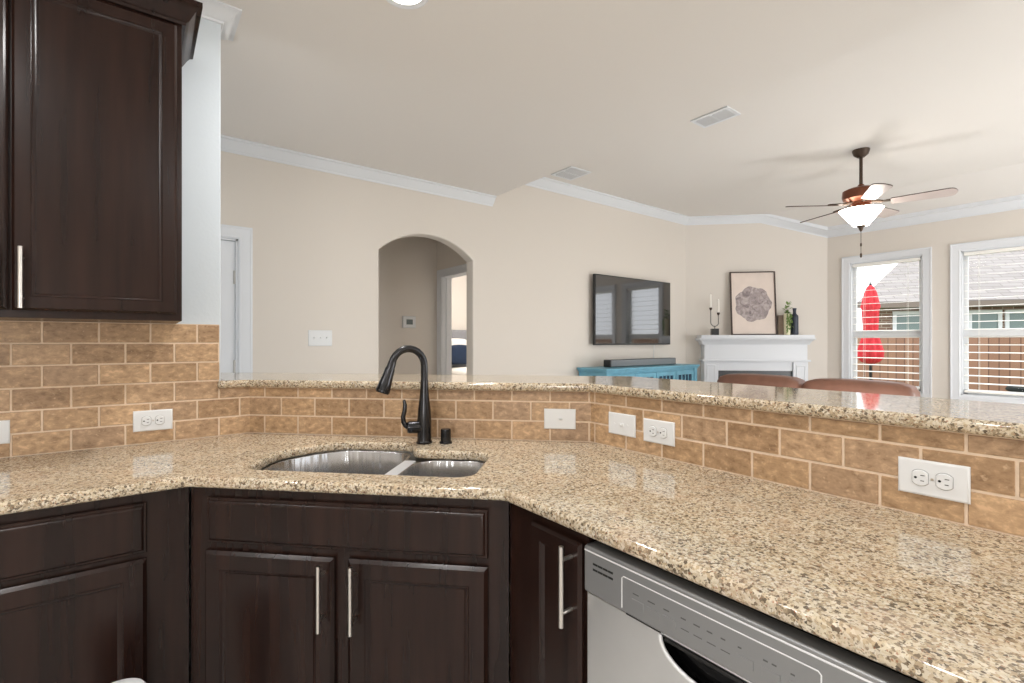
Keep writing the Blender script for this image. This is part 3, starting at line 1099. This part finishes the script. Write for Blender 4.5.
tv = thing('television', 'flat black television mounted on the beige wall', 'television', (4.666, YT, 1.655))
w2, h2 = .695, .393
obj('tv_housing', box(-w2, w2, -.085, -.05, -h2, h2, .006), M['black'], tv)
obj('screen', box(-w2 + .010, w2 - .010, -.0875, -.0845, -h2 + .016, h2 - .010), M['screen'], tv, smooth=False)
obj('wall_bracket', box(-.25, .25, -.05, -.001, -.2, .2, .004), M['black'], tv)
obj('power_cable', tube(bmesh.new(), [(.45, -.045, -.30), (.45, -.02, -.40), (.455, -.008, -.48), (.45, -.006, -.625)], .004, 8), M['white'], tv)

cs = thing('media_console', 'turquoise painted console with lattice doors under the television', 'console', (4.61, 3.56, 0))
cw, cd, ch = .845, .205, 1.02
bm = box(-cw, cw, -cd - .012, cd + .005, ch - .022, ch, .004)
bx(bm, -cw + .012, cw - .012, -cd, cd, ch - .042, ch - .022, .004)
obj('top', bm, M['teal'], cs)
bm = box(-cw + .03, cw - .03, -cd + .02, cd, .10, ch - .042)
for x0, x1 in ((-cw + .025, -cw + .085), (cw - .085, cw - .025)):
    bx(bm, x0, x1, -cd + .008, -cd + .06, 0, ch - .042, .003)
    bx(bm, x0, x1, cd - .06, cd, 0, .12, .003)
obj('console_body', bm, M['teal'], cs)
n = 4
dwid = (2 * cw - .20) / n
for k in range(n):
    x0 = -cw + .10 + k * dwid + .006
    x1 = x0 + dwid - .012
    bm = panel_front(bmesh.new(), x0, x1, .14, ch - .065, [(0, 0), (0, -.014), (.003, -.017), (.045, -.017), (.048, -.006)], -cd + .02)
    dr = obj('door', bm, M['teal'], cs)
    obj('door_shade_panel', box(x0 + .048, x1 - .048, -cd + .010, -cd + .0135, .188, ch - .113), M['teal_dark'], dr, smooth=False)  # dark panel stands for the shaded interior behind the lattice openings
    bm = bmesh.new()
    gx0, gx1, gz0, gz1 = x0 + .046, x1 - .046, .186, ch - .111
    for q in range(1, 4):
        xx = gx0 + (gx1 - gx0) * q / 4
        bx(bm, xx - .007, xx + .007, -cd + .003, -cd + .011, gz0, gz1)
    for q in range(1, 8):
        zz = gz0 + (gz1 - gz0) * q / 8
        bx(bm, gx0, gx1, -cd + .003, -cd + .011, zz - .007, zz + .007)
    obj('lattice', bm, M['teal'], dr, smooth=False)
    obj('knob', lathe(bmesh.new(), [(.006, 0), (.006, .01), (.011, .016), (.009, .024), (0, .026)]).copy() if False else tube(bmesh.new(), [(x1 - .022, -cd + .003, .56), (x1 - .022, -cd - .02, .56)], [.006, .011], 12), M['nickel'], dr)

sb = thing('soundbar', 'long grey soundbar lying on the turquoise console', 'soundbar', (4.635, 3.58, ch))
obj('soundbar_body', box(-.60, .60, -.05, .05, .002, .082, .008), M['black'], sb)
obj('speaker_grille', box(-.585, .585, -.0535, -.048, .008, .078, .003), M['soundbar'], sb)

# ================================================================ FIREPLACE
TF = FD / S2 - .002
mp = thing('fireplace_mantel', 'white fireplace mantel surround in the corner', 'fireplace', dloc(2.27, TF), DIAG)
q = .20
obj('shelf', box(-.685, .685, -q - .05, 0, 1.345, 1.385, .006), M['trim'], mp)
MC = [(0, -.085), (.008, -.085), (.012, -.07), (.03, -.04), (.055, -.02), (.06, -.012), (.06, 0), (0, 0)]
obj('crown', sweep(bmesh.new(), [(-.64, 0, 1.345), (-.64, -q + .02, 1.345), (.64, -q + .02, 1.345), (.64, 0, 1.345)][::-1][::-1], MC), M['trim'], mp)
obj('frieze', box(-.625, .625, -q + .02, 0, 1.03, 1.345), M['trim'], mp, smooth=False)
obj('ledge', box(-.655, .655, -q - .015, 0, 1.045, 1.068, .005), M['trim'], mp)
obj('header', box(-.625, .625, -q + .035, 0, .925, 1.05), M['trim'], mp, smooth=False)
for sx in (-1, 1):
    a, b = sorted((sx * .63, sx * .455))
    bm = box(a, b, -q + .01, 0, .09, 1.045, .003)
    panel_front(bm, a + .03, b - .03, .18, 1.0, [(0, 0), (.004, -.006), (.012, -.006), (.016, -.002)], -q + .01)
    bx(bm, a - .012, b + .012, -q - .005, 0, 0, .10, .004)
    obj('pilaster', bm, M['trim'], mp)
obj('firebox', box(-.46, .46, -q + .05, 0, .0, .925), M['firebox'], mp, smooth=False)
obj('fire_glass', box(-.36, .36, -q + .045, -q + .052, .10, .82, .004), M['black'], mp)

# framed print leaning on the wall
ZM = 1.385
fp = thing('framed_print', 'framed print of a grey round rosette on peach paper above the mantel', 'picture', dloc(2.278, TF - .10, ZM + .001), DIAG)
W2, H = .279, .832
lean = Matrix.Rotation(R(-5), 4, 'X')
bm = bmesh.new()
fr = .012
bx(bm, -W2, -W2 + fr, -.03, 0, 0, H, .001)
bx(bm, W2 - fr, W2, -.03, 0, 0, H, .001)
bx(bm, -W2 + fr, W2 - fr, -.03, 0, 0, fr, .001)
bx(bm, -W2 + fr, W2 - fr, -.03, 0, H - fr, H, .001)
obj('frame', xf(bm, lean), mat('frame_walnut', srgb(62, 44, 36), rough=.4), fp)
pp = obj('paper', xf(box(-W2 + fr, W2 - fr, -.012, -.004, fr, H - fr), lean), M['print'], fp, smooth=False)
bm = bmesh.new()
# layered scalloped rosette
for lay in range(5):
    rr = .222 * (1 - lay * .19)
    L = []
    for k in range(72):
        a = 2 * math.pi * k / 72
        r_ = rr * (1 + .05 * math.cos(7 * a + lay * 1.1) + .012 * math.sin(19 * a + lay))
        L.append((.0 + r_ * math.cos(a), r_ * math.sin(a) * 1.02))
    y0 = -.0122 - lay * .0004
    loft(bm, [[(x, y0, .405 + z) for x, z in L], [(x * .985, y0 - .0005, .405 + z * .985) for x, z in L]])
obj('rosette', xf(bm, lean), M['rosette'], pp)

# candle holder
chd = thing('candle_holder', 'thin metal two-armed candle holder on a black block, left on the mantel', 'candle holder', dloc(1.783, TF - .14, ZM), DIAG)
obj('base', box(-.045, .045, -.035, .035, 0, .085, .003), M['black'], chd)
U = [(-.050, .34)] + [(-.050, .17)] + [(-.050 * math.cos(math.pi * k / 10), .17 - .055 * math.sin(math.pi * k / 10)) for k in range(1, 10)] + [(.046, .17), (.046, .275)]
bm = tube(bmesh.new(), [(x, 0, z) for x, z in U], .006, 8)
tube(bm, [(0, 0, .08), (0, 0, .12)], .006, 8)
obj('arms', bm, M['pocket'], chd)
for x, z in ((-.050, .34), (.046, .275)):
    obj('cup', lathe(bmesh.new(), [(.008, -.015), (.018, 0), (.018, .02), (.0, .02)], (x, 0, z), 16), M['fan_dark'], chd)
for (x, z), lab in zip(((-.050, .34), (.046, .275)), ('white taper candle in the left, higher cup of the holder', 'white taper candle in the right, lower cup of the holder')):
    l = dloc(1.783 + x, TF - .14, ZM + z + .0205)
    c = thing('candle', lab, 'candle', l, DIAG, 'taper candles')
    obj('wax', lathe(bmesh.new(), [(.0125, 0), (.0105, .165), (.004, .178), (0, .18)], seg=12), M['candle'], c)
    obj('wick', tube(bmesh.new(), [(0, 0, .178), (.001, 0, .19)], .0012, 6), M['dark'], c)

# vases
v = thing('vase', 'taupe square vase half hidden beside the framed print', 'vase', dloc(2.620, TF - .07, ZM), DIAG)
obj('vase_body', box(-.042, .042, -.035, .035, 0, .255, .006), M['taupe'], v)
obj('vase_mouth', box(-.03, .03, -.024, .024, .2545, .257, .001), M['dark'], v)
v = thing('trailing_plant', 'green trailing plant in a cream pot on the mantel', 'plant', dloc(2.655, TF - .175, ZM + .001), DIAG)
obj('pot', lathe(bmesh.new(), [(.03, 0), (.036, .01), (.04, .25), (.036, .27), (.03, .27), (.028, .24), (0, .24)], seg=20), M['cream_vase'], v)
bm = bmesh.new()
rnd = random.Random(3)


def leaf(bm, p, d, l, w):
    d = Vector(d).normalized()
    s = d.cross(Vector((0, 0, 1)))
    s = s.normalized() if s.length > .05 else Vector((1, 0, 0))
    nrm = s.cross(d)
    p = Vector(p)
    a = [p, p + d * l * .4 + s * w + nrm * .004, p + d * l, p + d * l * .4 - s * w + nrm * .004]
    vs = [bm.verts.new(x) for x in a]
    c = [bm.verts.new(x - nrm * .0015) for x in a]
    bm.faces.new(vs)
    bm.faces.new(c[::-1])
    for i in range(4):
        bm.faces.new((vs[i], c[i], c[(i + 1) % 4], vs[(i + 1) % 4]))


for k in range(26):
    a = rnd.uniform(0, 6.28)
    z = rnd.uniform(.27, .40)
    rr = rnd.uniform(.0, .035)
    leaf(bm, (rr * math.cos(a), rr * math.sin(a), z), (math.cos(a), math.sin(a), rnd.uniform(.2, 1)), rnd.uniform(.035, .06), .014)
for st, (sx, sy) in enumerate(((-.01, -.045), (.03, -.04), (.012, -.05))):
    z = .27
    while z > .03 + st * .05:
        leaf(bm, (sx + rnd.uniform(-.012, .012), sy, z), (rnd.uniform(-1, 1), -.5, -.9), .045, .012)
        z -= .022
    tube(bm, [(sx * .3, sy * .5, .26), (sx, sy, .285), (sx, sy, .1), (sx, sy, .03 + st * .05)], .0025, 5)
obj('foliage', bm, M['leaf'], v, smooth=False)
v = thing('vase', 'slim dark green vase just right of the trailing plant', 'vase', dloc(2.705, TF - .095, ZM), DIAG)
obj('vase_body', lathe(bmesh.new(), [(.02, 0), (.023, .01), (.023, .22), (.017, .26), (.012, .28), (.014, .30), (.010, .30), (0, .29)], seg=20), mat('dark_green_glass', srgb(28, 46, 34), rough=.2), v)
v = thing('vase', 'navy bottle shaped vase, rightmost object on the mantel', 'vase', dloc(2.775, TF - .10, ZM), DIAG)
obj('vase_body', lathe(bmesh.new(), [(.04, 0), (.045, .008), (.045, .225), (.042, .25), (.024, .27), (.02, .28)], seg=24), M['navy_vase'], v)
obj('vase_neck', lathe(bmesh.new(), [(.02, .278), (.019, .31), (.024, .34), (.024, .345), (.017, .345), (.015, .32), (0, .32)], seg=24), M['navy_vase'], v)

# ================================================================ CEILING FAN
fan = thing('ceiling_fan', 'five-blade copper ceiling fan with a lit white glass bowl', 'ceiling fan', (4.963, 1.515, ZL))
obj('canopy', lathe(bmesh.new(), [(.064, 0), (.064, -.012), (.054, -.042), (.026, -.065), (0, -.065)]), M['fan_dark'], fan)
obj('downrod', tube(bmesh.new(), [(0, 0, -.06), (0, 0, -.315)], .0135, 12), M['fan_dark'], fan)
obj('motor_housing', lathe(bmesh.new(), [(.02, -.30), (.03, -.318), (.10, -.335), (.135, -.352), (.140, -.40), (.132, -.425), (.10, -.44), (.075, -.45), (.075, -.468), (.0, -.468)], seg=32), M['copper'], fan)
obj('switch_housing', lathe(bmesh.new(), [(.06, -.466), (.072, -.48), (.075, -.51), (.08, -.517), (0, -.517)]), M['copper'], fan)
for k in range(5):
    a = R(66 + 72 * k)
    Rm = Matrix.Rotation(a, 4, 'Z')
    pitch = Matrix.Translation((0, 0, -.478)) @ Matrix.Rotation(R(-13), 4, 'X')
    out = fillet([(.205, -.052), (.60, -.070), (.625, 0), (.60, .070), (.205, .052)], [.012, .045, .05, .045, .012], 5)
    bm = slab_mesh([out], -.004, .004, .001, 1)
    for f in bm.faces:
        f.normal_update()
    bmesh.ops.recalc_face_normals(bm, faces=bm.faces)
    for f in bm.faces:
        f.material_index = 0 if f.normal.z < -.6 else 1
    xf(bm, Rm @ pitch)
    b = obj('blade', bm, [M['blade'], M['fan_dark']], fan)
    bm = bmesh.new()
    tube(bm, [(.07, 0, -.452), (.11, 0, -.462), (.15, 0, -.470)], [.014, .012, .012], 8)
    loft(bm, [[(.14, -.018, z), (.19, -.028, z), (.262, -.018, z), (.275, 0, z), (.262, .018, z), (.19, .028, z), (.14, .018, z)] for z in (-.474, -.466)])
    obj('blade_iron', xf(bm, Rm), M['fan_dark'], b)
obj('glass_bowl', lathe(bmesh.new(), [(.162, -.518), (.158, -.522), (.135, -.555), (.10, -.60), (.062, -.648), (.058, -.655), (0, -.655)], seg=36), M['bowl'], fan)
obj('finial', lathe(bmesh.new(), [(.036, -.652), (.034, -.662), (.02, -.668), (.014, -.69), (.006, -.705), (0, -.707)]), M['fan_dark'], fan)
bm = tube(bmesh.new(), [(0, 0, -.705), (0, 0, -.93)], .0022, 6)
lathe(bm, [(.0, -.80), (.007, -.81), (.007, -.83), (0, -.84)], seg=10)
lathe(bm, [(.0, -.885), (.008, -.90), (.008, -.925), (0, -.935)], seg=10)
obj('pull_chain', bm, M['fan_dark'], fan)


# ---- ceiling registers
def vent(label, x0, x1, y0, y1):
    t = thing('ceiling_vent', label, 'vent', ((x0 + x1) / 2, (y0 + y1) / 2, ZL), 0, 'ceiling vents')
    a, b = (x1 - x0) / 2, (y1 - y0) / 2
    bm = bmesh.new()
    for i0, i1, j0, j1 in ((-a, a, -b, -b + .025), (-a, a, b - .025, b), (-a, -a + .025, -b + .025, b - .025), (a - .025, a, -b + .025, b - .025), (-a + .025, a - .025, -.008, .008)):
        bx(bm, i0, i1, j0, j1, -.010, 0, .002)
    obj('frame', bm, M['trim'], t)
    bm = bmesh.new()
    n = 7
    for k in range(n):
        x = -a + .03 + (2 * a - .06) * (k + .5) / n
        r = bmesh.ops.create_cube(bm, size=1)
        bmesh.ops.transform(bm, verts=r['verts'], matrix=Matrix.Translation((x, 0, -.006)) @ Matrix.Rotation(R(40), 4, 'Y') @ Matrix.Diagonal((.022, 2 * b - .05, .0015, 1)))
    obj('louvers', bm, M['trim'], t, smooth=False)
    obj('duct', box(-a + .02, a - .02, -b + .02, b - .02, -.0015, -.0005), mat('vent_duct_grey', srgb(150, 152, 154), rough=.7), t, smooth=False)


vent('white ceiling vent above the television wall crown', 3.235, 3.51, 3.31, 3.60)
vent('grey louvered ceiling vent nearest the fan, beside the ceiling edge', 3.28, 3.47, 1.80, 2.09)

# ================================================================ SOFA
sf = thing('sofa', 'brown leather sofa whose back rises just above the bar', 'sofa', (4.69, 1.87, 0), RIGHT)
# local: x along -Y world; back plane toward -y (the kitchen)
obj('sofa_base', box(-.80, .80, .03, .86, .05, .42, .02), M['leather'], sf)


def cushion(x0, x1, y0, y1, z0, z1, bulge):
    bm = box(x0, x1, y0, y1, z0, z1)
    bmesh.ops.subdivide_edges(bm, edges=bm.edges, cuts=7, use_grid_fill=True)
    cx, cy, cz = (x0 + x1) / 2, (y0 + y1) / 2, (z0 + z1) / 2
    hx, hy, hz = (x1 - x0) / 2, (y1 - y0) / 2, (z1 - z0) / 2
    for v in bm.verts:
        u = Vector(((v.co.x - cx) / hx, (v.co.y - cy) / hy, (v.co.z - cz) / hz))
        # superellipsoid rounding
        f = lambda t: math.copysign(abs(t), t)
        m_ = max(abs(u.x), abs(u.y), abs(u.z))
        n_ = (abs(u.x) ** 8 + abs(u.y) ** 8 + abs(u.z) ** 8) ** (1 / 8)
        k = m_ / n_ if n_ > 0 else 1
        v.co = Vector((cx + u.x * hx * k, cy + u.y * hy * k, cz + u.z * hz * k))
        v.co.y += math.copysign(bulge, u.y) * (1 - u.x ** 2) * (1 - u.z ** 2)
        v.co.z += bulge * .6 * (1 - u.x ** 2) * max(u.z, 0)
    return bm


obj('back_cushion', cushion(-.84, -.04, .0, .26, .43, .968, .02), M['leather'], sf, ang=80)
obj('back_cushion', cushion(-.034, .778, .0, .26, .43, .968, .02), M['leather'], sf, ang=80)
obj('seat_cushion', cushion(-.78, -.01, .22, .88, .38, .52, .01), M['leather'], sf, ang=80)
obj('seat_cushion', cushion(.0, .77, .22, .88, .38, .52, .01), M['leather'], sf, ang=80)
obj('armrest', cushion(-.96, -.78, .05, .88, .05, .64, .01), M['leather'], sf, ang=80)
obj('armrest', cushion(.78, .96, .05, .88, .05, .64, .01), M['leather'], sf, ang=80)
for x in (-.9, .9):
    for y in (.12, .8):
        obj('foot', tube(bmesh.new(), [(x, y, 0), (x, y, .07)], .025, 10), M['black'], sf)

# ================================================================ BEDROOM THROUGH THE ARCH
bd = thing('bed', 'bed with white bedding and a grey headboard seen through the bedroom door', 'bed', (5.15, 8.18, 0))
obj('headboard', cushion(-.82, .82, -.10, 0, .25, 1.52, .01), M['bed_grey'], bd, ang=80)
obj('bed_frame', box(-.80, .80, -2.05, -.10, .0, .45, .02), M['bed_grey'], bd)
obj('mattress', cushion(-.79, .79, -2.05, -.10, .42, .82, .01), M['linen'], bd, ang=80)
obj('duvet', cushion(-.86, .86, -2.10, -.55, .30, .845, .008), M['linen'], bd, ang=80)


def pillow(name, label, x, y, z, w, h, t, m, lean_):
    o = thing(name, label, 'pillow', (x, y, z))
    bm = cushion(-w / 2, w / 2, -t / 2, t / 2, 0, h, .03)
    xf(bm, Matrix.Rotation(R(lean_), 4, 'X'))
    obj('pillow_case', bm, m, o, ang=80)


pillow('pillow', 'white bed pillow standing behind the navy pillow', 4.72, 7.93, .885, .60, .46, .14, M['linen'], -10)
pillow('pillow', 'navy blue pillow standing on the white bed', 4.66, 7.66, .885, .42, .34, .13, M['navy'], -10)

# ================================================================ OUTSIDE
struct('ground', box(7.22, 40, -25, 40, -.25, -.12), M['grass'])

# fence
fn = thing('wooden_fence', 'brown wooden board fence across the yard outside the windows', 'fence', (12.6, 0, -.12))
bm = box(0, .025, -8, 12, .04, 1.52)
obj('boards', bm, M['fence'], fn, smooth=False)
for z in (.35, 1.25):
    obj('rail', box(.025, .065, -8, 12, z, z + .09), M['fence'], fn, smooth=False)

# closed red umbrella
um = thing('patio_umbrella', 'closed red patio umbrella outside the left window', 'umbrella', (10.5, 3.06, -.12))
obj('umbrella_base', lathe(bmesh.new(), [(.24, 0), (.24, .04), (.05, .07), (.03, .25), (0, .25)]), M['black'], um)
obj('pole', tube(bmesh.new(), [(0, 0, .05), (0, 0, 2.46)], .022, 10), M['black'], um)
bm = bmesh.new()
loops = []
for z, r in ((2.44, .02), (2.40, .05), (2.30, .085), (2.15, .11), (2.05, .13), (2.0, .115), (1.7, .105), (1.55, .105), (1.40, .14), (1.25, .18), (1.12, .175), (1.05, .12), (1.02, .05)):
    L = []
    for k in range(48):
        a = 2 * math.pi * k / 48
        rr = r * (1 + .16 * math.cos(8 * a + z * 1.5))
        L.append((rr * math.cos(a), rr * math.sin(a), z))
    loops.append(L)
loft(bm, loops)
cnp = obj('canopy', bm, M['red'], um, ang=80)
bm = bmesh.new()
lathe(bm, [(.122, 1.56), (.125, 1.58), (.122, 1.60), (.10, 1.60), (.10, 1.56)], seg=24)
obj('tie_strap', bm, M['red'], cnp)
obj('finial', lathe(bmesh.new(), [(.02, 2.44), (.024, 2.46), (.012, 2.49), (0, 2.50)], seg=12), M['black'], um)

# patio table just inside the right edge
pt = thing('patio_table', 'dark round patio table outside the right window', 'table', (8.75, .49, -.12))
obj('tabletop', lathe(bmesh.new(), [(.50, .80), (.60, .805), (.62, .83), (.60, .86), (0, .87)], seg=40), M['outdoor_dark'], pt)
obj('pedestal', lathe(bmesh.new(), [(.26, 0), (.26, .03), (.06, .08), (.05, .75), (.2, .81), (0, .81)]), M['black'], pt)

# neighbour's house
hs = thing('neighbor_house', 'neighbouring brick house with a grey shingle roof beyond the fence', 'house', (16.38, 5.1, -.12), R(-53.4))
# local: x along the eave (to the right), y away
Wd, Dp, ev = 16.0, 9.0, 2.55
obj('brick_wall', loft(bmesh.new(), [[(.75, .6, z), (Wd - .5, .6, z), (Wd - .5, Dp - .6, z), (6.7, Dp - .6, z)] for z in (0, ev)]), M['brick'], hs, smooth=False)
pk = 4.0
bm = bmesh.new()
hipx, hy, hz = 4.0, Dp / 2, ev + 2.9
vs = [bm.verts.new(p) for p in ((0, 0, ev), (Wd, 0, ev), (Wd, Dp, ev), (6.5, Dp, ev), (hipx, hy, hz), (Wd - hipx, hy, hz), (0, 0, ev - .16), (Wd, 0, ev - .16), (Wd, Dp, ev - .16), (6.5, Dp, ev - .16))]
for f in ((0, 1, 5, 4), (1, 2, 5), (2, 3, 4, 5), (3, 0, 4), (0, 6, 7, 1), (1, 7, 8, 2), (2, 8, 9, 3), (3, 9, 6, 0), (6, 9, 8, 7)):
    bm.faces.new([vs[i] for i in f])
obj('roof', bm, M['shingle'], hs, smooth=False)
obj('fascia', box(-.02, Wd + .02, -.03, 0, ev - .17, ev - .02), mat('house_fascia', srgb(120, 108, 98), rough=.6), hs, smooth=False)
for x0, x1 in ((1.2, 2.1), (3.0, 3.6), (3.85, 4.45), (5.2, 6.4)):
    bm = bmesh.new()
    for a, b, c, d in ((x0 - .09, x0, .8, 2.3), (x1, x1 + .09, .8, 2.3), (x0, x1, .8, .9), (x0, x1, 2.2, 2.3)):
        bx(bm, a, b, .56, .64, c, d)
    wf = obj('window', bm, M['trim'], hs, smooth=False)
    obj('pane', box(x0, x1, .585, .61, .9, 2.2), M['house_glass'], wf, smooth=False)
